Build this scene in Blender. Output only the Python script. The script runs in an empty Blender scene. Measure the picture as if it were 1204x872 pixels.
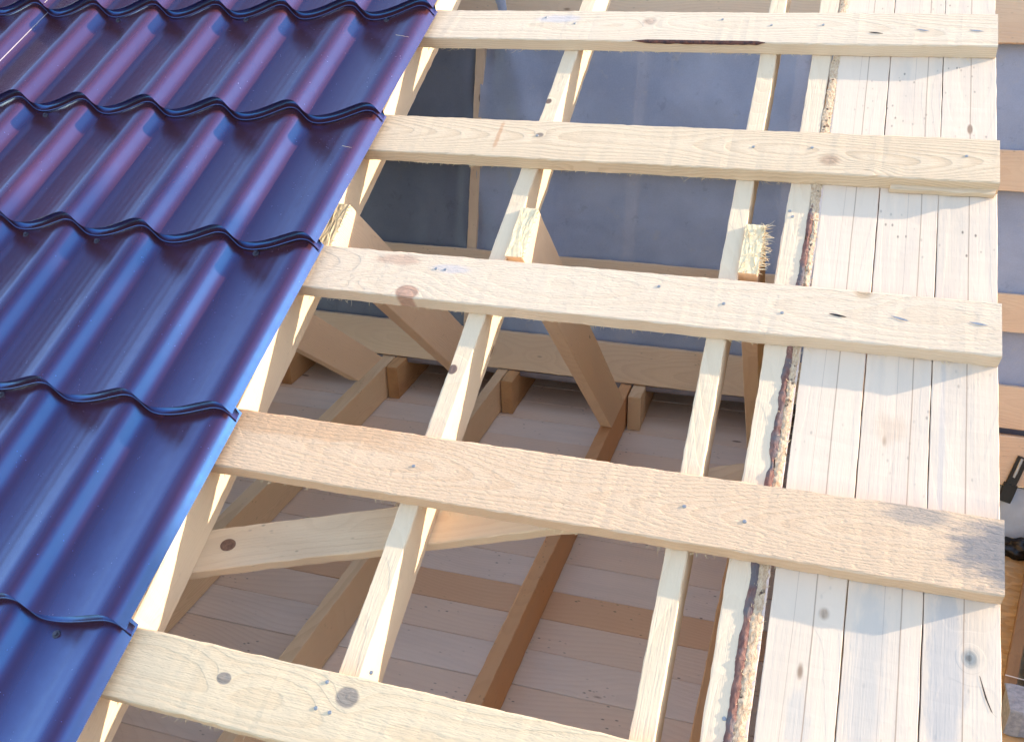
import bpy, bmesh, math, random
from mathutils import Vector, Matrix, noise
R = math.radians
S = 1.2                      # metres per design unit
TH = R(29)                   # roof pitch
CZ = 5.2                     # camera height above the ground
ct, st = math.cos(TH), math.sin(TH)
UV = Vector((0, ct, st)); NV = Vector((0, -st, ct)); XV = Vector((1, 0, 0))
sc = bpy.context.scene
COL = sc.collection
rnd = random.Random(7)

def roof(u, v, n=0.0):       # roof coordinates -> world metres (n measured from the top of the battens)
    p = XV*u + UV*v + NV*(n-1.0)
    return Vector((p.x*S, p.y*S, p.z*S+CZ))
def lev(x, w, h):            # level coordinates: right, away, depth below the eye
    return Vector((x*S, w*S, CZ-h*S))

# ------------------------------------------------------------------ materials
class NT:
    def __init__(s, name):
        s.m = bpy.data.materials.new(name); s.m.use_nodes = True
        s.t = s.m.node_tree; s.n = s.t.nodes; s.l = s.t.links
        s.b = s.n['Principled BSDF']
    def put(s, sock, v):
        if v is None: return
        if hasattr(v, 'links') or isinstance(v, bpy.types.NodeSocket): s.l.new(v, sock)
        else:
            if hasattr(sock.default_value, '__len__') and not hasattr(v, '__len__'): v = [v]*len(sock.default_value)
            if hasattr(sock.default_value, '__len__') and len(sock.default_value) == 4 and len(v) == 3: v = (*v, 1)
            sock.default_value = v
    def coord(s, k='Object'): return s.n.new('ShaderNodeTexCoord').outputs[k]
    def vm(s, op, a, b=None, c=None):
        x = s.n.new('ShaderNodeVectorMath'); x.operation = op
        s.put(x.inputs[0], a); s.put(x.inputs[1], b)
        if c is not None: s.put(x.inputs[3 if op == 'SCALE' else 2], c)
        return x.outputs['Value'] if op in ('LENGTH', 'DISTANCE', 'DOT_PRODUCT') else x.outputs[0]
    def ma(s, op, a, b=None, c=None, clamp=False):
        x = s.n.new('ShaderNodeMath'); x.operation = op; x.use_clamp = clamp
        s.put(x.inputs[0], a); s.put(x.inputs[1], b); s.put(x.inputs[2], c)
        return x.outputs[0]
    def sep(s, v):
        x = s.n.new('ShaderNodeSeparateXYZ'); s.put(x.inputs[0], v); return x.outputs
    def comb(s, a, b, c):
        x = s.n.new('ShaderNodeCombineXYZ'); s.put(x.inputs[0], a); s.put(x.inputs[1], b); s.put(x.inputs[2], c); return x.outputs[0]
    def noise(s, v, scale, detail=3, rough=.55, dist=0):
        x = s.n.new('ShaderNodeTexNoise'); s.put(x.inputs['Vector'], v)
        x.inputs['Scale'].default_value = scale; x.inputs['Detail'].default_value = detail
        x.inputs['Roughness'].default_value = rough; x.inputs['Distortion'].default_value = dist
        return x.outputs['Fac']
    def vor(s, v, scale, rand=1, out='Distance', feature='F1'):
        x = s.n.new('ShaderNodeTexVoronoi'); x.feature = feature; s.put(x.inputs['Vector'], v)
        x.inputs['Scale'].default_value = scale; x.inputs['Randomness'].default_value = rand
        return x.outputs[out]
    def mr(s, v, a, b, c=0., d=1., smooth=False):
        x = s.n.new('ShaderNodeMapRange'); s.put(x.inputs[0], v)
        for i, q in enumerate((a, b, c, d)): x.inputs[i+1].default_value = q
        if smooth: x.interpolation_type = 'SMOOTHSTEP'
        return x.outputs[0]
    def mix(s, f, a, b, mode='MIX'):
        x = s.n.new('ShaderNodeMix'); x.data_type = 'RGBA'; x.blend_type = mode; x.clamp_factor = True
        s.put(x.inputs[0], f); s.put(x.inputs[6], a); s.put(x.inputs[7], b)
        return x.outputs[2]
    def bump(s, h, strength=.3, dist=.001):
        x = s.n.new('ShaderNodeBump'); x.inputs['Strength'].default_value = strength
        x.inputs['Distance'].default_value = dist; s.put(x.inputs['Height'], h)
        return x.outputs[0]

def wood(name, light, dark, ring=.0042, contrast=.5, knots=(), stains=(), saw=.0, mottle=.25, grey=0., specks=.3,
         pith=-.05, cracks=(), rough=.75, bumps=.5, warm=None, warp=.16, swirl=.010):
    t = NT(name); co = t.coord()
    oi = t.n.new('ShaderNodeObjectInfo')
    off = t.ma('MULTIPLY', oi.outputs['Random'], 37.)
    oc = t.vm('ADD', co, t.comb(off, t.ma('MULTIPLY', off, .7), off))
    slow = t.noise(t.vm('MULTIPLY', oc, (1.6, 3., 3.)), 1., 2)
    slow2 = t.noise(t.vm('MULTIPLY', oc, (9., 22., 22.)), 1., 3)
    x, y, z = t.sep(co)[:3]
    yy = t.ma('ADD', y, t.ma('MULTIPLY', t.ma('SUBTRACT', slow, .5), .10))
    yy = t.ma('ADD', yy, t.ma('MULTIPLY', t.ma('SUBTRACT', slow2, .5), .007))
    zz = t.ma('ADD', z, -pith)
    zz = t.ma('ADD', zz, t.ma('MULTIPLY', t.ma('SUBTRACT', t.noise(t.vm('MULTIPLY', oc, (.9, 1., 1.)), 1.3, 1), .5), warp))
    r = t.ma('SQRT', t.ma('ADD', t.ma('POWER', t.ma('ABSOLUTE', yy), 2.), t.ma('POWER', zz, 2.)))
    kmask = None
    for (kx, ky, kr, kc, ksoft) in knots:
        d = t.vm('DISTANCE', t.comb(t.ma('MULTIPLY', x, .8), y, 0.), (kx*.8, ky, 0.))
        d = t.ma('ADD', d, t.ma('MULTIPLY', t.ma('SUBTRACT', slow2, .5), kr*.5))
        r = t.ma('ADD', r, t.ma('MULTIPLY', t.ma('EXPONENT', t.ma('MULTIPLY', d, -1/(kr*2.2))), kr*1.3))
        mk = t.mr(d, kr*(1-ksoft), kr*(1+ksoft), 1., 0., True)
        kmask = (kmask or []) + [(mk, kc)]
    # thin scattered pin knots and their swirl
    vd = t.vor(t.vm('MULTIPLY', oc, (3.2, 9., 9.)), 1., 1.)
    pin = t.mr(vd, .03, .055, 1., 0., True)
    r = t.ma('ADD', r, t.ma('MULTIPLY', t.mr(vd, .0, .22, 1., 0., True), swirl))
    fr = t.ma('FRACT', t.ma('DIVIDE', r, ring))
    late = t.ma('MULTIPLY', t.mr(fr, .25, .92, 0., 1., True), t.mr(fr, .93, 1., 1., 0.))
    fibre = t.noise(t.vm('MULTIPLY', oc, (7., 420., 420.)), 1., 3)
    fine = t.noise(t.vm('MULTIPLY', oc, (60., 300., 300.)), 1., 2)
    mot = t.noise(t.vm('MULTIPLY', oc, (4., 14., 14.)), 1., 4)
    f = t.ma('MULTIPLY', late, t.mr(slow, .3, .7, contrast*.35, contrast))
    f = t.ma('ADD', f, t.ma('MULTIPLY', t.ma('SUBTRACT', fibre, .45), contrast*.8))
    f = t.ma('ADD', f, t.ma('MULTIPLY', t.ma('SUBTRACT', mot, .5), mottle*1.6), clamp=True)
    col = t.mix(f, light, dark)
    if warm:
        col = t.mix(t.mr(t.noise(t.vm('MULTIPLY', oc, (2.2, 7., 7.)), 1., 3), .5, .68, 0., .55), col, warm)
    if grey:
        gm = t.mr(t.noise(t.vm('MULTIPLY', oc, (5., 30., 30.)), 1., 5, .65), .42, .7, 0., grey)
        col = t.mix(gm, col, (.52, .47, .43))
    col = t.mix(t.ma('MULTIPLY', pin, .75), col, (.20, .10, .055))
    if specks:
        sp = t.vor(t.vm('MULTIPLY', oc, (45., 90., 90.)), 1.)
        sm = t.ma('MULTIPLY', t.mr(sp, .08, .2, 1., 0.), t.mr(t.noise(oc, 9., 3), .52, .62))
        col = t.mix(t.ma('MULTIPLY', sm, specks), col, (.09, .065, .05))
    for (x0, y0, rx, ry, c_, a) in stains:
        d = t.vm('LENGTH', t.comb(t.ma('DIVIDE', t.ma('SUBTRACT', x, x0), rx), t.ma('DIVIDE', t.ma('SUBTRACT', y, y0), ry), 0.))
        d = t.ma('ADD', d, t.ma('MULTIPLY', t.ma('SUBTRACT', t.noise(t.vm('MULTIPLY', oc, (18., 60., 60.)), 1., 5, .65), .5), 1.5))
        col = t.mix(t.mr(d, .45, 1.1, a, 0., True), col, c_)
    for (cx0, cy, cw, cc, ca, drift) in cracks:
        yl = t.ma('SUBTRACT', t.ma('ADD', y, t.ma('MULTIPLY', x, drift)), cy)
        yl = t.ma('ADD', yl, t.ma('MULTIPLY', t.ma('SUBTRACT', t.noise(t.vm('MULTIPLY', oc, (6., 0., 0.)), 1., 3), .5), .003))
        mk = t.mr(t.ma('ABSOLUTE', yl), cw*.5, cw, ca, 0.)
        col = t.mix(mk, col, cc)
    if kmask:
        for mk, kc in kmask:
            kd = t.mix(t.mr(fine, .3, .7), kc, tuple(q*.6 for q in kc))
            col = t.mix(t.ma('MULTIPLY', mk, .9), col, kd)
    t.put(t.b.inputs['Base Color'], col)
    t.b.inputs['Roughness'].default_value = rough
    t.b.inputs['Specular IOR Level'].default_value = .25
    h = t.ma('ADD', t.ma('MULTIPLY', fibre, .7), t.ma('MULTIPLY', fine, .45))
    h = t.ma('SUBTRACT', h, t.ma('MULTIPLY', late, .3))
    if saw:
        sw = t.noise(t.vm('MULTIPLY', t.comb(t.ma('ADD', x, t.ma('MULTIPLY', y, .5)), y, z), (130., 330., 330.)), 1., 4, .65)
        teeth = t.mr(t.noise(t.vm('MULTIPLY', oc, (70., 300., 300.)), 1., 2), .52, .68)
        h = t.ma('ADD', h, t.ma('MULTIPLY', sw, saw)); h = t.ma('SUBTRACT', h, t.ma('MULTIPLY', teeth, saw*.5))
    t.put(t.b.inputs['Normal'], t.bump(h, bumps, .0016))
    return t.m

def simple(name, col, rough=.6, metal=0., ns=40, var=.25, bump=.2, col2=None, bd=.001, spec=.5):
    t = NT(name); co = t.coord()
    n1 = t.noise(co, ns, 5, .6)
    c2 = col2 or tuple(q*(1-var) for q in col)
    t.put(t.b.inputs['Base Color'], t.mix(t.mr(n1, .35, .65), col, c2))
    t.b.inputs['Roughness'].default_value = rough; t.b.inputs['Metallic'].default_value = metal
    t.b.inputs['Specular IOR Level'].default_value = spec
    t.put(t.b.inputs['Normal'], t.bump(n1, bump, bd))
    return t.m

PINK = (.50, .27, .19); BRK = (.26, .13, .08); GRYK = (.36, .30, .26)
M = {}
M['cream'] = wood('pine_cream', (.80, .67, .51), (.60, .41, .24), contrast=.42, warm=(.76, .56, .38), saw=.25)
M['rafter'] = wood('pine_rafter', (.84, .66, .47), (.70, .49, .31), contrast=.26, mottle=.2, warm=(.76, .56, .40), specks=.15, saw=.15)
M['joist'] = wood('pine_joist', (.82, .57, .36), (.64, .41, .23), contrast=.45, warm=(.70, .48, .30), specks=.35, saw=.25)
M['joist_brown'] = wood('pine_joist_brown', (.72, .39, .20), (.54, .27, .13), contrast=.4, warm=(.62, .36, .21), specks=.35, saw=.25)
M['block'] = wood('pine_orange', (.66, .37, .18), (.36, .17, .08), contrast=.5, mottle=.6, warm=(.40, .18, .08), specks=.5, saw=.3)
M['strut'] = wood('pine_strut', (.86, .62, .42), (.72, .47, .30), contrast=.35, warm=(.76, .54, .38), specks=.2, saw=.2)
M['wallboard'] = wood('pine_wallboard', (.84, .62, .44), (.70, .48, .33), contrast=.3, warm=(.74, .50, .35), specks=.3, saw=.2)
M['end'] = simple('fresh_cut_end_grain', (.88, .72, .48), .9, ns=160, col2=(.84, .65, .40), bump=.3, bd=.002)
M['fibre'] = simple('torn_wood_fibre', (.84, .70, .48), .9, ns=60, col2=(.74, .56, .33))
M['bark'] = simple('pine_bark', (.22, .085, .06), .9, ns=130, col2=(.07, .04, .045), bump=1., bd=.004)
M['zinc'] = simple('zinc_nail', (.50, .52, .55), .4, .8, ns=300)
M['black'] = simple('black_plastic', (.012, .012, .014), .4, ns=60)
M['dark'] = simple('dark_gap_line', (.05, .035, .03), .9)

# ------------------------------------------------------------------ object helpers
def link(o, parent=None):
    COL.objects.link(o)
    if parent is not None: o.parent = parent
    return o
def obj(name, bm, mats, parent=None, smooth=False):
    me = bpy.data.meshes.new(name); bm.normal_update(); bm.to_mesh(me); bm.free()
    if not isinstance(mats, (list, tuple)): mats = [mats]
    for m in mats: me.materials.append(m)
    if smooth: me.shade_smooth()
    return link(bpy.data.objects.new(name, me), parent)
def tag(o, label=None, cat=None, group=None, kind=None):
    if label: o['label'] = label
    if cat: o['category'] = cat
    if group: o['group'] = group
    if kind: o['kind'] = kind
    return o
def frame(o, origin, L, W):
    L = L.normalized(); W = (W - L*W.dot(L)).normalized(); T = L.cross(W)
    m = Matrix((L, W, T)).transposed().to_4x4(); m.translation = origin
    o.matrix_world = m
    return o

def board_bm(L, W, T, bev=.0016, rough=.0006, bow=0., seg=None, seed=0, ragged=None, x0=None):
    """Sawn board centred on the local origin: X length, Y width, Z thickness, worn edges."""
    bm = bmesh.new(); seg = seg or max(6, int(L/.012)); rr = random.Random(seed)
    hw, ht = W/2, T/2; b = bev
    cs = [(-hw, -ht+b), (-hw, ht-b), (-hw+b, ht), (hw-b, ht), (hw, ht-b), (hw, -ht+b), (hw-b, -ht), (-hw+b, -ht)]
    rings = []
    for i in range(seg+1):
        x = -L/2 + L*i/seg; ring = []
        for k, (y, z) in enumerate(cs):
            n1 = noise.noise(Vector((x*30, k//2*7.3+seed, 1.7)))*rough*2.2
            n2 = noise.noise(Vector((x*140, k*3.1+seed, 9.7)))*rough*1.3
            n3 = noise.noise(Vector((x*3, (k//4)*5.1+seed, 4.2)))*rough*3
            sy = 1 if y > 0 else -1; sz = 1 if z > 0 else -1
            xe = x + (noise.noise(Vector((y*60, z*60, seed+i)))*rough*2.5 if i in (0, seg) else 0)
            ring.append(bm.verts.new((xe, y+sy*(n1+n2+n3)+bow*(1-(2*x/L)**2), z+sz*n2*.6)))
        rings.append(ring)
    for i in range(seg):
        for k in range(8):
            bm.faces.new((rings[i][k], rings[i+1][k], rings[i+1][(k+1) % 8], rings[i][(k+1) % 8]))
    bm.faces.new(list(reversed(rings[0]))[::-1]); bm.faces.new(list(reversed(rings[-1])))
    bmesh.ops.recalc_face_normals(bm, faces=bm.faces)
    return bm

def board(name, mat, c, L, W, l, w, t, label=None, cat=None, group=None, kind=None, parent=None, **kw):
    o = obj(name, board_bm(l, w, t, **kw), mat, parent)
    frame(o, c, L, W)
    return tag(o, label, cat, group, kind)

def child_of(o, root):       # keep world placement under an unparented root
    o.parent = root; o.matrix_parent_inverse = root.matrix_world.inverted(); return o

def strands(bm, base, dirv, length, rad=.0005, curl=.3, rr=rnd, n=5):
    p = base.copy(); d = dirv.normalized(); side = Vector((rr.uniform(-1, 1), rr.uniform(-1, 1), rr.uniform(-1, 1))).normalized()
    prev = None
    for i in range(n+1):
        r_ = rad*(1-.75*i/n); a = d.cross(side).normalized()*r_; b = d.cross(a).normalized()*r_
        ring = [bm.verts.new(p+a), bm.verts.new(p-a*.5+b*.87), bm.verts.new(p-a*.5-b*.87)]
        if prev:
            for k in range(3): bm.faces.new((prev[k], prev[(k+1) % 3], ring[(k+1) % 3], ring[k]))
        prev = ring; p = p + d*(length/n); d = (d + side*curl*rr.uniform(.2, 1.)).normalized()

def nail(parent, x, y, z, r=.0032, mat=None, slash=False, ang=0.):
    """nail head set into the local top face of a board (slash: a long gouge with the head in it)"""
    bm = bmesh.new()
    if slash:
        vs = []
        for i in range(9):
            a = -1+i/4; wdt = .0017*(1-a*a)+.0002
            vs.append((a*.013, wdt)); 
        top = [bm.verts.new((a, b, .0006)) for a, b in vs]; bot = [bm.verts.new((a, -b, .0006)) for a, b in vs]
        for i in range(8): bm.faces.new((bot[i], bot[i+1], top[i+1], top[i]))
        lo = [bm.verts.new((v.co.x, v.co.y, -.002)) for v in bm.verts[:]]
    else:
        bmesh.ops.create_cone(bm, cap_ends=True, segments=14, radius1=r, radius2=r*.8, depth=.0016)
        bmesh.ops.create_cone(bm, cap_ends=True, segments=8, radius1=r*.3, radius2=r*.2, depth=.0006, matrix=Matrix.Translation((0, 0, .001)))
    o = obj('nail', bm, mat or M['zinc'], parent)
    o.location = (x, y, z); o.rotation_euler = (0, 0, ang)
    return o

# ------------------------------------------------------------------ camera
cam_d = bpy.data.cameras.new('camera'); cam = bpy.data.objects.new('camera', cam_d); COL.objects.link(cam)
cx_, cu_, cn_ = ((0.95005114, 0.11410536, -0.29048719), (0.25876839, -0.80834373, 0.52879044), (-0.17447567, -0.57754686, -0.79749474))
def cam_axis(i, s):          # image axis i expressed in the world
    return (XV*cx_[i] + UV*cu_[i] + NV*cn_[i])*s
mw = Matrix((cam_axis(0, 1), cam_axis(1, -1), cam_axis(2, -1))).transposed().to_4x4()
mw.translation = Vector((0, 0, CZ))
cam.matrix_world = mw
cam_d.sensor_width = 36; cam_d.lens = 36*1139.455/1204; cam_d.clip_end = 3000; cam_d.clip_start = .02
sc.camera = cam

# ------------------------------------------------------------------ light
sd = (XV*.120 + UV*.059 + NV*.0225).normalized()
el = math.asin(sd.z); az = math.atan2(sd.x, sd.y)
w = bpy.data.worlds.new('World'); sc.world = w; w.use_nodes = True
sky = w.node_tree.nodes.new('ShaderNodeTexSky'); sky.sky_type = 'NISHITA'; sky.sun_disc = False
sky.sun_elevation = el; sky.sun_rotation = az; sky.air_density = 1.0; sky.dust_density = 1.0; sky.ozone_density = 1.0
w.node_tree.links.new(sky.outputs[0], w.node_tree.nodes['Background'].inputs[0])
w.node_tree.nodes['Background'].inputs[1].default_value = .15
ld = bpy.data.lights.new('sun', 'SUN'); ld.energy = 2.05; ld.angle = R(.5); ld.color = (1., .90, .77)
lo = bpy.data.objects.new('sun', ld); COL.objects.link(lo); lo.rotation_euler = sd.to_track_quat('Z', 'Y').to_euler()
sc.cycles.max_bounces = 6; sc.cycles.diffuse_bounces = 4; sc.cycles.glossy_bounces = 3; sc.cycles.transparent_max_bounces = 6; sc.cycles.caustics_reflective = True
vs = sc.view_settings; vs.view_transform = 'Standard'; vs.look = 'None'; vs.exposure = 1.92; vs.gamma = 1
vs.use_white_balance = True; vs.white_balance_temperature = 7350; vs.white_balance_tint = 12

# ------------------------------------------------------------------ ground and house below
bm = bmesh.new(); bmesh.ops.create_grid(bm, x_segments=2, y_segments=2, size=1500)
t = NT('trodden_grass'); co = t.coord()
n1 = t.noise(co, 1.5, 6); n2 = t.noise(co, 40, 4)
t.put(t.b.inputs['Base Color'], t.mix(t.mr(n1, .4, .6), t.mix(n2, (.10, .11, .05), (.06, .08, .03)), t.mix(n2, (.20, .16, .12), (.13, .10, .075))))
t.b.inputs['Roughness'].default_value = .95
g = obj('ground', bm, t.m); tag(g, kind='structure')

TT = .0225                   # batten thickness (design units)
# ------------------------------------------------------------------ roof battens
bat = [
 # v0, v1, right end u, material args, label
 (.1630, .2440, .2145, dict(light=(.80, .62, .42), dark=(.68, .46, .27), contrast=.36, ring=.005, saw=.5, specks=.1, swirl=.003, warp=.08), 'pale yellowish batten with two round grey knots, lowest on the roof'),
 (.4635, .5510, .2152, dict(light=(.80, .56, .38), dark=(.64, .40, .24), contrast=.42, ring=.0036, saw=1.3, specks=.05), 'orange-brown rough sawn batten with a weathered grey right end'),
 (.7655, .8480, .2145, dict(light=(.82, .64, .48), dark=(.66, .46, .30), contrast=.34, ring=.0045, saw=.7, specks=.06), 'pale batten with a pinkish knot on its lower edge, just below the cut strut ends'),
 (1.0550, 1.1395, .2150, dict(light=(.80, .61, .43), dark=(.52, .35, .21), contrast=.5, ring=.0036, saw=.5, specks=.06), 'pale batten with dark wavy grain and a split lower right corner, second from top'),
 (1.3430, 1.4230, .2140, dict(light=(.83, .66, .50), dark=(.64, .46, .30), contrast=.4, ring=.004, saw=.5, specks=.06), 'pale batten with a dark strip of bark on its lower edge, highest on the roof'),
]
U0 = -1.95
for i, (v0, v1, u1, kw, lab) in enumerate(bat):
    cu = (U0+u1)/2; cv = (v0+v1)/2
    loc = lambda u, v: ((u-cu)*S, (v-cv)*S)
    kn, stn, crk = [], [], []
    OR = (.60, .33, .13)
    if i == 0:
        kn = [(*loc(-.578, .211), .0085, GRYK, .12), (*loc(-.430, .221), .0135, GRYK, .15)]
    if i == 1:
        stn = [(*loc(.215, .51), .075, .055, (.23, .22, .23), .85), (*loc(.13, .54), .05, .02, (.30, .27, .26), .6), (*loc(-.60, .54), .25, .03, (.62, .34, .18), .5)]
    if i == 2:
        kn = [(*loc(-.551, .774), .016, (.62, .36, .26), .15), (*loc(.055, .844), .010, (.66, .46, .30), .5)]
        stn = [(*loc(-.583, .832), .05, .015, PINK, .5), (*loc(-.50, .823), .04, .012, (.52, .52, .60), .45)]
    if i == 3:
        kn = [(*loc(-.006, 1.083), .012, (.66, .44, .30), .5), (*loc(-.44, 1.107), .006, (.40, .30, .24), .3)]
        stn = [(*loc(-.506, 1.105), .006, .05, (.60, .30, .16), .6)]
    if i == 4:
        kn = [(*loc(-.32, 1.395), .010, (.70, .50, .38), .5)]
        stn = [(*loc(-.48, 1.40), .05, .02, (.48, .52, .66), .4)]
    mat = wood('pine_batten_'+['round_knots', 'orange', 'pink_knot', 'wavy', 'bark'][i], knots=kn, stains=stn, mottle=.22, bumps=.6, pith=(-.05, -.03, -.07, -.045, -.06)[i], **kw)
    L_, W_ = (u1-U0)*S, (v1-v0)*S
    b = board('roof_batten', mat, roof(cu, cv, -TT/2), XV, UV, L_, W_, TT*S, lab, 'batten', 'battens nailed across the rafters', seed=i*11, rough=.0007, bev=.0018)
    z = TT*S/2
    N_ = {0: [(-.460, .203), (-.443, .202), (-.413, .252), (-.458, .232), (-.118, .21)],
          1: [(-.449, .506), (-.116, .508), (-.048, .501)],
          2: [(-.521, .821), (-.507, .821), (-.202, .825), (-.114, .806), (-.04, .80)],
          3: [(-.031, 1.106), (-.443, 1.105), (-.113, 1.102), (.173, 1.103)],
          4: [(-.503, 1.403), (-.448, 1.387), (-.2, 1.402), (-.12, 1.388), (-.04, 1.39)]}[i]
    SL = {2: [(.027, .804), (.100, .808), (.189, .811)], 4: [(.04, 1.371), (.108, 1.379), (.184, 1.379)]}.get(i, [])
    for (u, v) in N_: nail(b, *loc(u, v), z+.0004, r=.0030)
    for k, (u, v) in enumerate(SL): nail(b, *loc(u, v), z+.0003, slash=True, ang=-.15-.12*(k % 2), mat=M['black'] if k == 0 else M['zinc'])
    # torn fibres along the lower edge
    bm = bmesh.new(); rr = random.Random(i+50)
    for k in range(190):
        u = rr.uniform(-.72, u1); cl = noise.noise(Vector((u*14, i*3., 0)))
        if cl < -.05 and rr.random() < .75: continue
        px = (u-cu)*S
        base = Vector((px, -W_/2-.0002, -z+rr.uniform(.0, .003)))
        ln = rr.choice([.003, .004, .005, .006, .008, .014 if rr.random() < .3 else .005])
        strands(bm, base, Vector((rr.uniform(-1.4, 1.4), -1, rr.uniform(-.5, .1))), ln, rr.uniform(.00025, .0006), .4, rr)
    fo = obj('torn_fibres', bm, M['fibre'], b); fo['kind'] = 'stuff'
    if i == 4:               # bark left on the lower edge
        bm = bmesh.new(); n = 60; prev = None
        for k in range(n+1):
            a = k/n; u = -.340+(.215)*a; env = min(1, a*9)*min(1, (1-a)*16)
            hgt = (.0065+.002*noise.noise(Vector((a*13, 0, 3))))*env+.0004; dep = .0016*env+.0003
            ys = -W_/2; zt = z+.0008
            ring = [bm.verts.new(((u-cu)*S, ys+.004*env, zt)), bm.verts.new(((u-cu)*S, ys-dep, zt-.001)), bm.verts.new(((u-cu)*S, ys-dep*1.3-.0006*noise.noise(Vector((a*60, 3, 0))), zt-hgt*.6)), bm.verts.new(((u-cu)*S, ys+.0002, zt-hgt))]
            if prev:
                for q in range(3): bm.faces.new((prev[q], ring[q], ring[q+1], prev[q+1]))
            prev = ring
        obj('bark_strip', bm, M['bark'], b, True)
    if i == 3:               # stepped, split-off lower corner at the right end
        bm = board_bm(.16, .012, .010, bev=.0012, rough=.001, seed=77)
        o = obj('split_ledge', bm, mat, b); o.location = ((.145-cu)*S, -W_/2-.004, -z+.006)

# ------------------------------------------------------------------ rafters
RT, RD, RW = -TT, .068, .0255
rk = {0: [], 1: [], 2: [(-.454, .669, .0075, (.16, .09, .09), .15), (-.455, 1.213, .006, (.20, .12, .10), .2)], 3: []}
rl = {0: 'rafter hidden under the metal roof tiles beyond the leftmost rafter in view', 1: 'rafter running right beside the cut edge of the metal roof tiles',
      2: 'middle rafter with a dark purple-brown knot on its left edge', 3: 'slim knot-free rafter on the right, next to the splintered strut end'}
V0, V1 = -.30, 1.75
for i, u0 in enumerate((-1.090, -.7615, -.4595, -.1310)):
    cu, cv = u0+RW/2, (V0+V1)/2
    # local X = up the slope, local Y = -world X
    kn = [((v-cv)*S, -(u-cu)*S, r_, c_, s_) for (u, v, r_, c_, s_) in rk[i]]
    mt = M['rafter'] if not kn else wood('pine_rafter_knotted', (.84, .66, .47), (.70, .49, .31), contrast=.26, mottle=.2, warm=(.76, .56, .40), specks=.15, saw=.15, knots=kn)
    b = board('rafter', mt, roof(cu, cv, RT-RD/2), UV, -XV, (V1-V0)*S, RW*S, RD*S, rl[i], 'rafter', 'rafters under the battens', seed=i*5+2, rough=.0005)

# ------------------------------------------------------------------ edge board with bark
ang = math.atan2(.010, 1.08); Ld = (UV*math.cos(ang)+XV*math.sin(ang)); Wd = Ld.cross(NV)*-1  # Wd points to world -X side
Wd = NV.cross(Ld)
c0 = roof(-.0525+.006-.0005, .80, -TT-.0125)
def eb(u, v, n):             # centre line offset of the slightly skewed edge board
    return u+(v-.80)*math.tan(ang)
EW = .030
cc = roof(-.0565+EW/2, .80, -TT-.0125)
b4 = board('edge_board', wood('pine_edge_board', (.85, .67, .49), (.72, .52, .35), contrast=.2, mottle=.2, specks=.15, saw=.15), cc, Ld, Wd, 2.05*S, EW*S, .025*S,
      'pale waney board with red-brown bark along its right edge, left of the boarded overhang', 'board', seed=91)
def waney(name, fy0, fy1, zt, zb, mat, seed, x0, x1, lump, smooth=True, seg_=0):
    bm = bmesh.new(); n = int((x1-x0)/.002); m = 9; rows = []
    for i in range(n+1):
        x = x0+(x1-x0)*i/n; row = []
        e0 = noise.noise(Vector((x*22, seed, 0)))*.0030+noise.noise(Vector((x*90, seed, 0)))*.0012; e1 = noise.noise(Vector((x*40, seed, 5)))*.0022+noise.noise(Vector((x*150, seed, 5)))*.0012
        pin = 1-.55*max(0., noise.noise(Vector((x*30, seed, 8))))*2 if seg_ else 1.
        end = min(1., (x-x0)/.01+.05, (x1-x)/.06+.02)
        ya, yb = fy0(x)+e0, fy1(x)+e1; mid = (ya+yb)/2; ya = mid+(ya-mid)*end*pin; yb = mid+(yb-mid)*end*pin
        for j in range(m):
            a = j/(m-1)
            z = zt+(zb-zt)*a+math.sin(a*math.pi)*lump*(.4+.6*pin)*end+noise.noise(Vector((x*200, a*4, seed)))*.0013
            row.append(bm.verts.new((x, -(ya+(yb-ya)*a), z)))
        rows.append(row)
    for i in range(n):
        for j in range(m-1): bm.faces.new((rows[i][j], rows[i][j+1], rows[i+1][j+1], rows[i+1][j]))
    bmesh.ops.recalc_face_normals(bm, faces=bm.faces)
    return obj(name, bm, mat, b4, smooth)
def sb(x): return (.0224+(x/S+.53)*.0085-.015)*S     # where the bark begins, measured from the board's centre line
hw = EW*S/2; zt = .0125*S
t = NT('bark_red'); co = t.coord(); x, y, z = t.sep(co)[:3]
nn = t.noise(t.vm('MULTIPLY', co, (40., 120., 120.)), 1., 5, .7); n2 = t.noise(co, 28., 3)
cb = t.mix(t.mr(nn, .3, .6), (.40, .20, .15), (.16, .07, .06)); cb = t.mix(t.mr(n2, .48, .62), cb, (.15, .13, .14))
t.put(t.b.inputs['Base Color'], cb); t.b.inputs['Roughness'].default_value = .85; t.put(t.b.inputs['Normal'], t.bump(nn, 1., .003))
waney('bark', sb, lambda x: sb(x)+.0125, zt+.0002, zt-.0004, t.m, 3, -.72, .28, .0030, True, 1)
t = NT('cambium_fibre'); co = t.coord()
nn = t.noise(t.vm('MULTIPLY', co, (120., 260., 260.)), 1., 5, .75); n2 = t.noise(co, 60., 4)
cb = t.mix(t.mr(nn, .4, .6), (.88, .68, .48), (.62, .40, .25)); cb = t.mix(t.mr(n2, .60, .66), cb, (.10, .06, .05))
t.put(t.b.inputs['Base Color'], cb); t.b.inputs['Roughness'].default_value = .95; t.put(t.b.inputs['Normal'], t.bump(nn, 1., .004))
waney('fibre_edge', lambda x: sb(x)+(.0105 if x < .2 else .0105*max(0, 1-(x-.2)/.08)), lambda x: .0362, zt+.0004, zt-.0016, t.m, 8, -1.2, 1.2, .0016)
bm = bmesh.new(); rr = random.Random(3)
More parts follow.
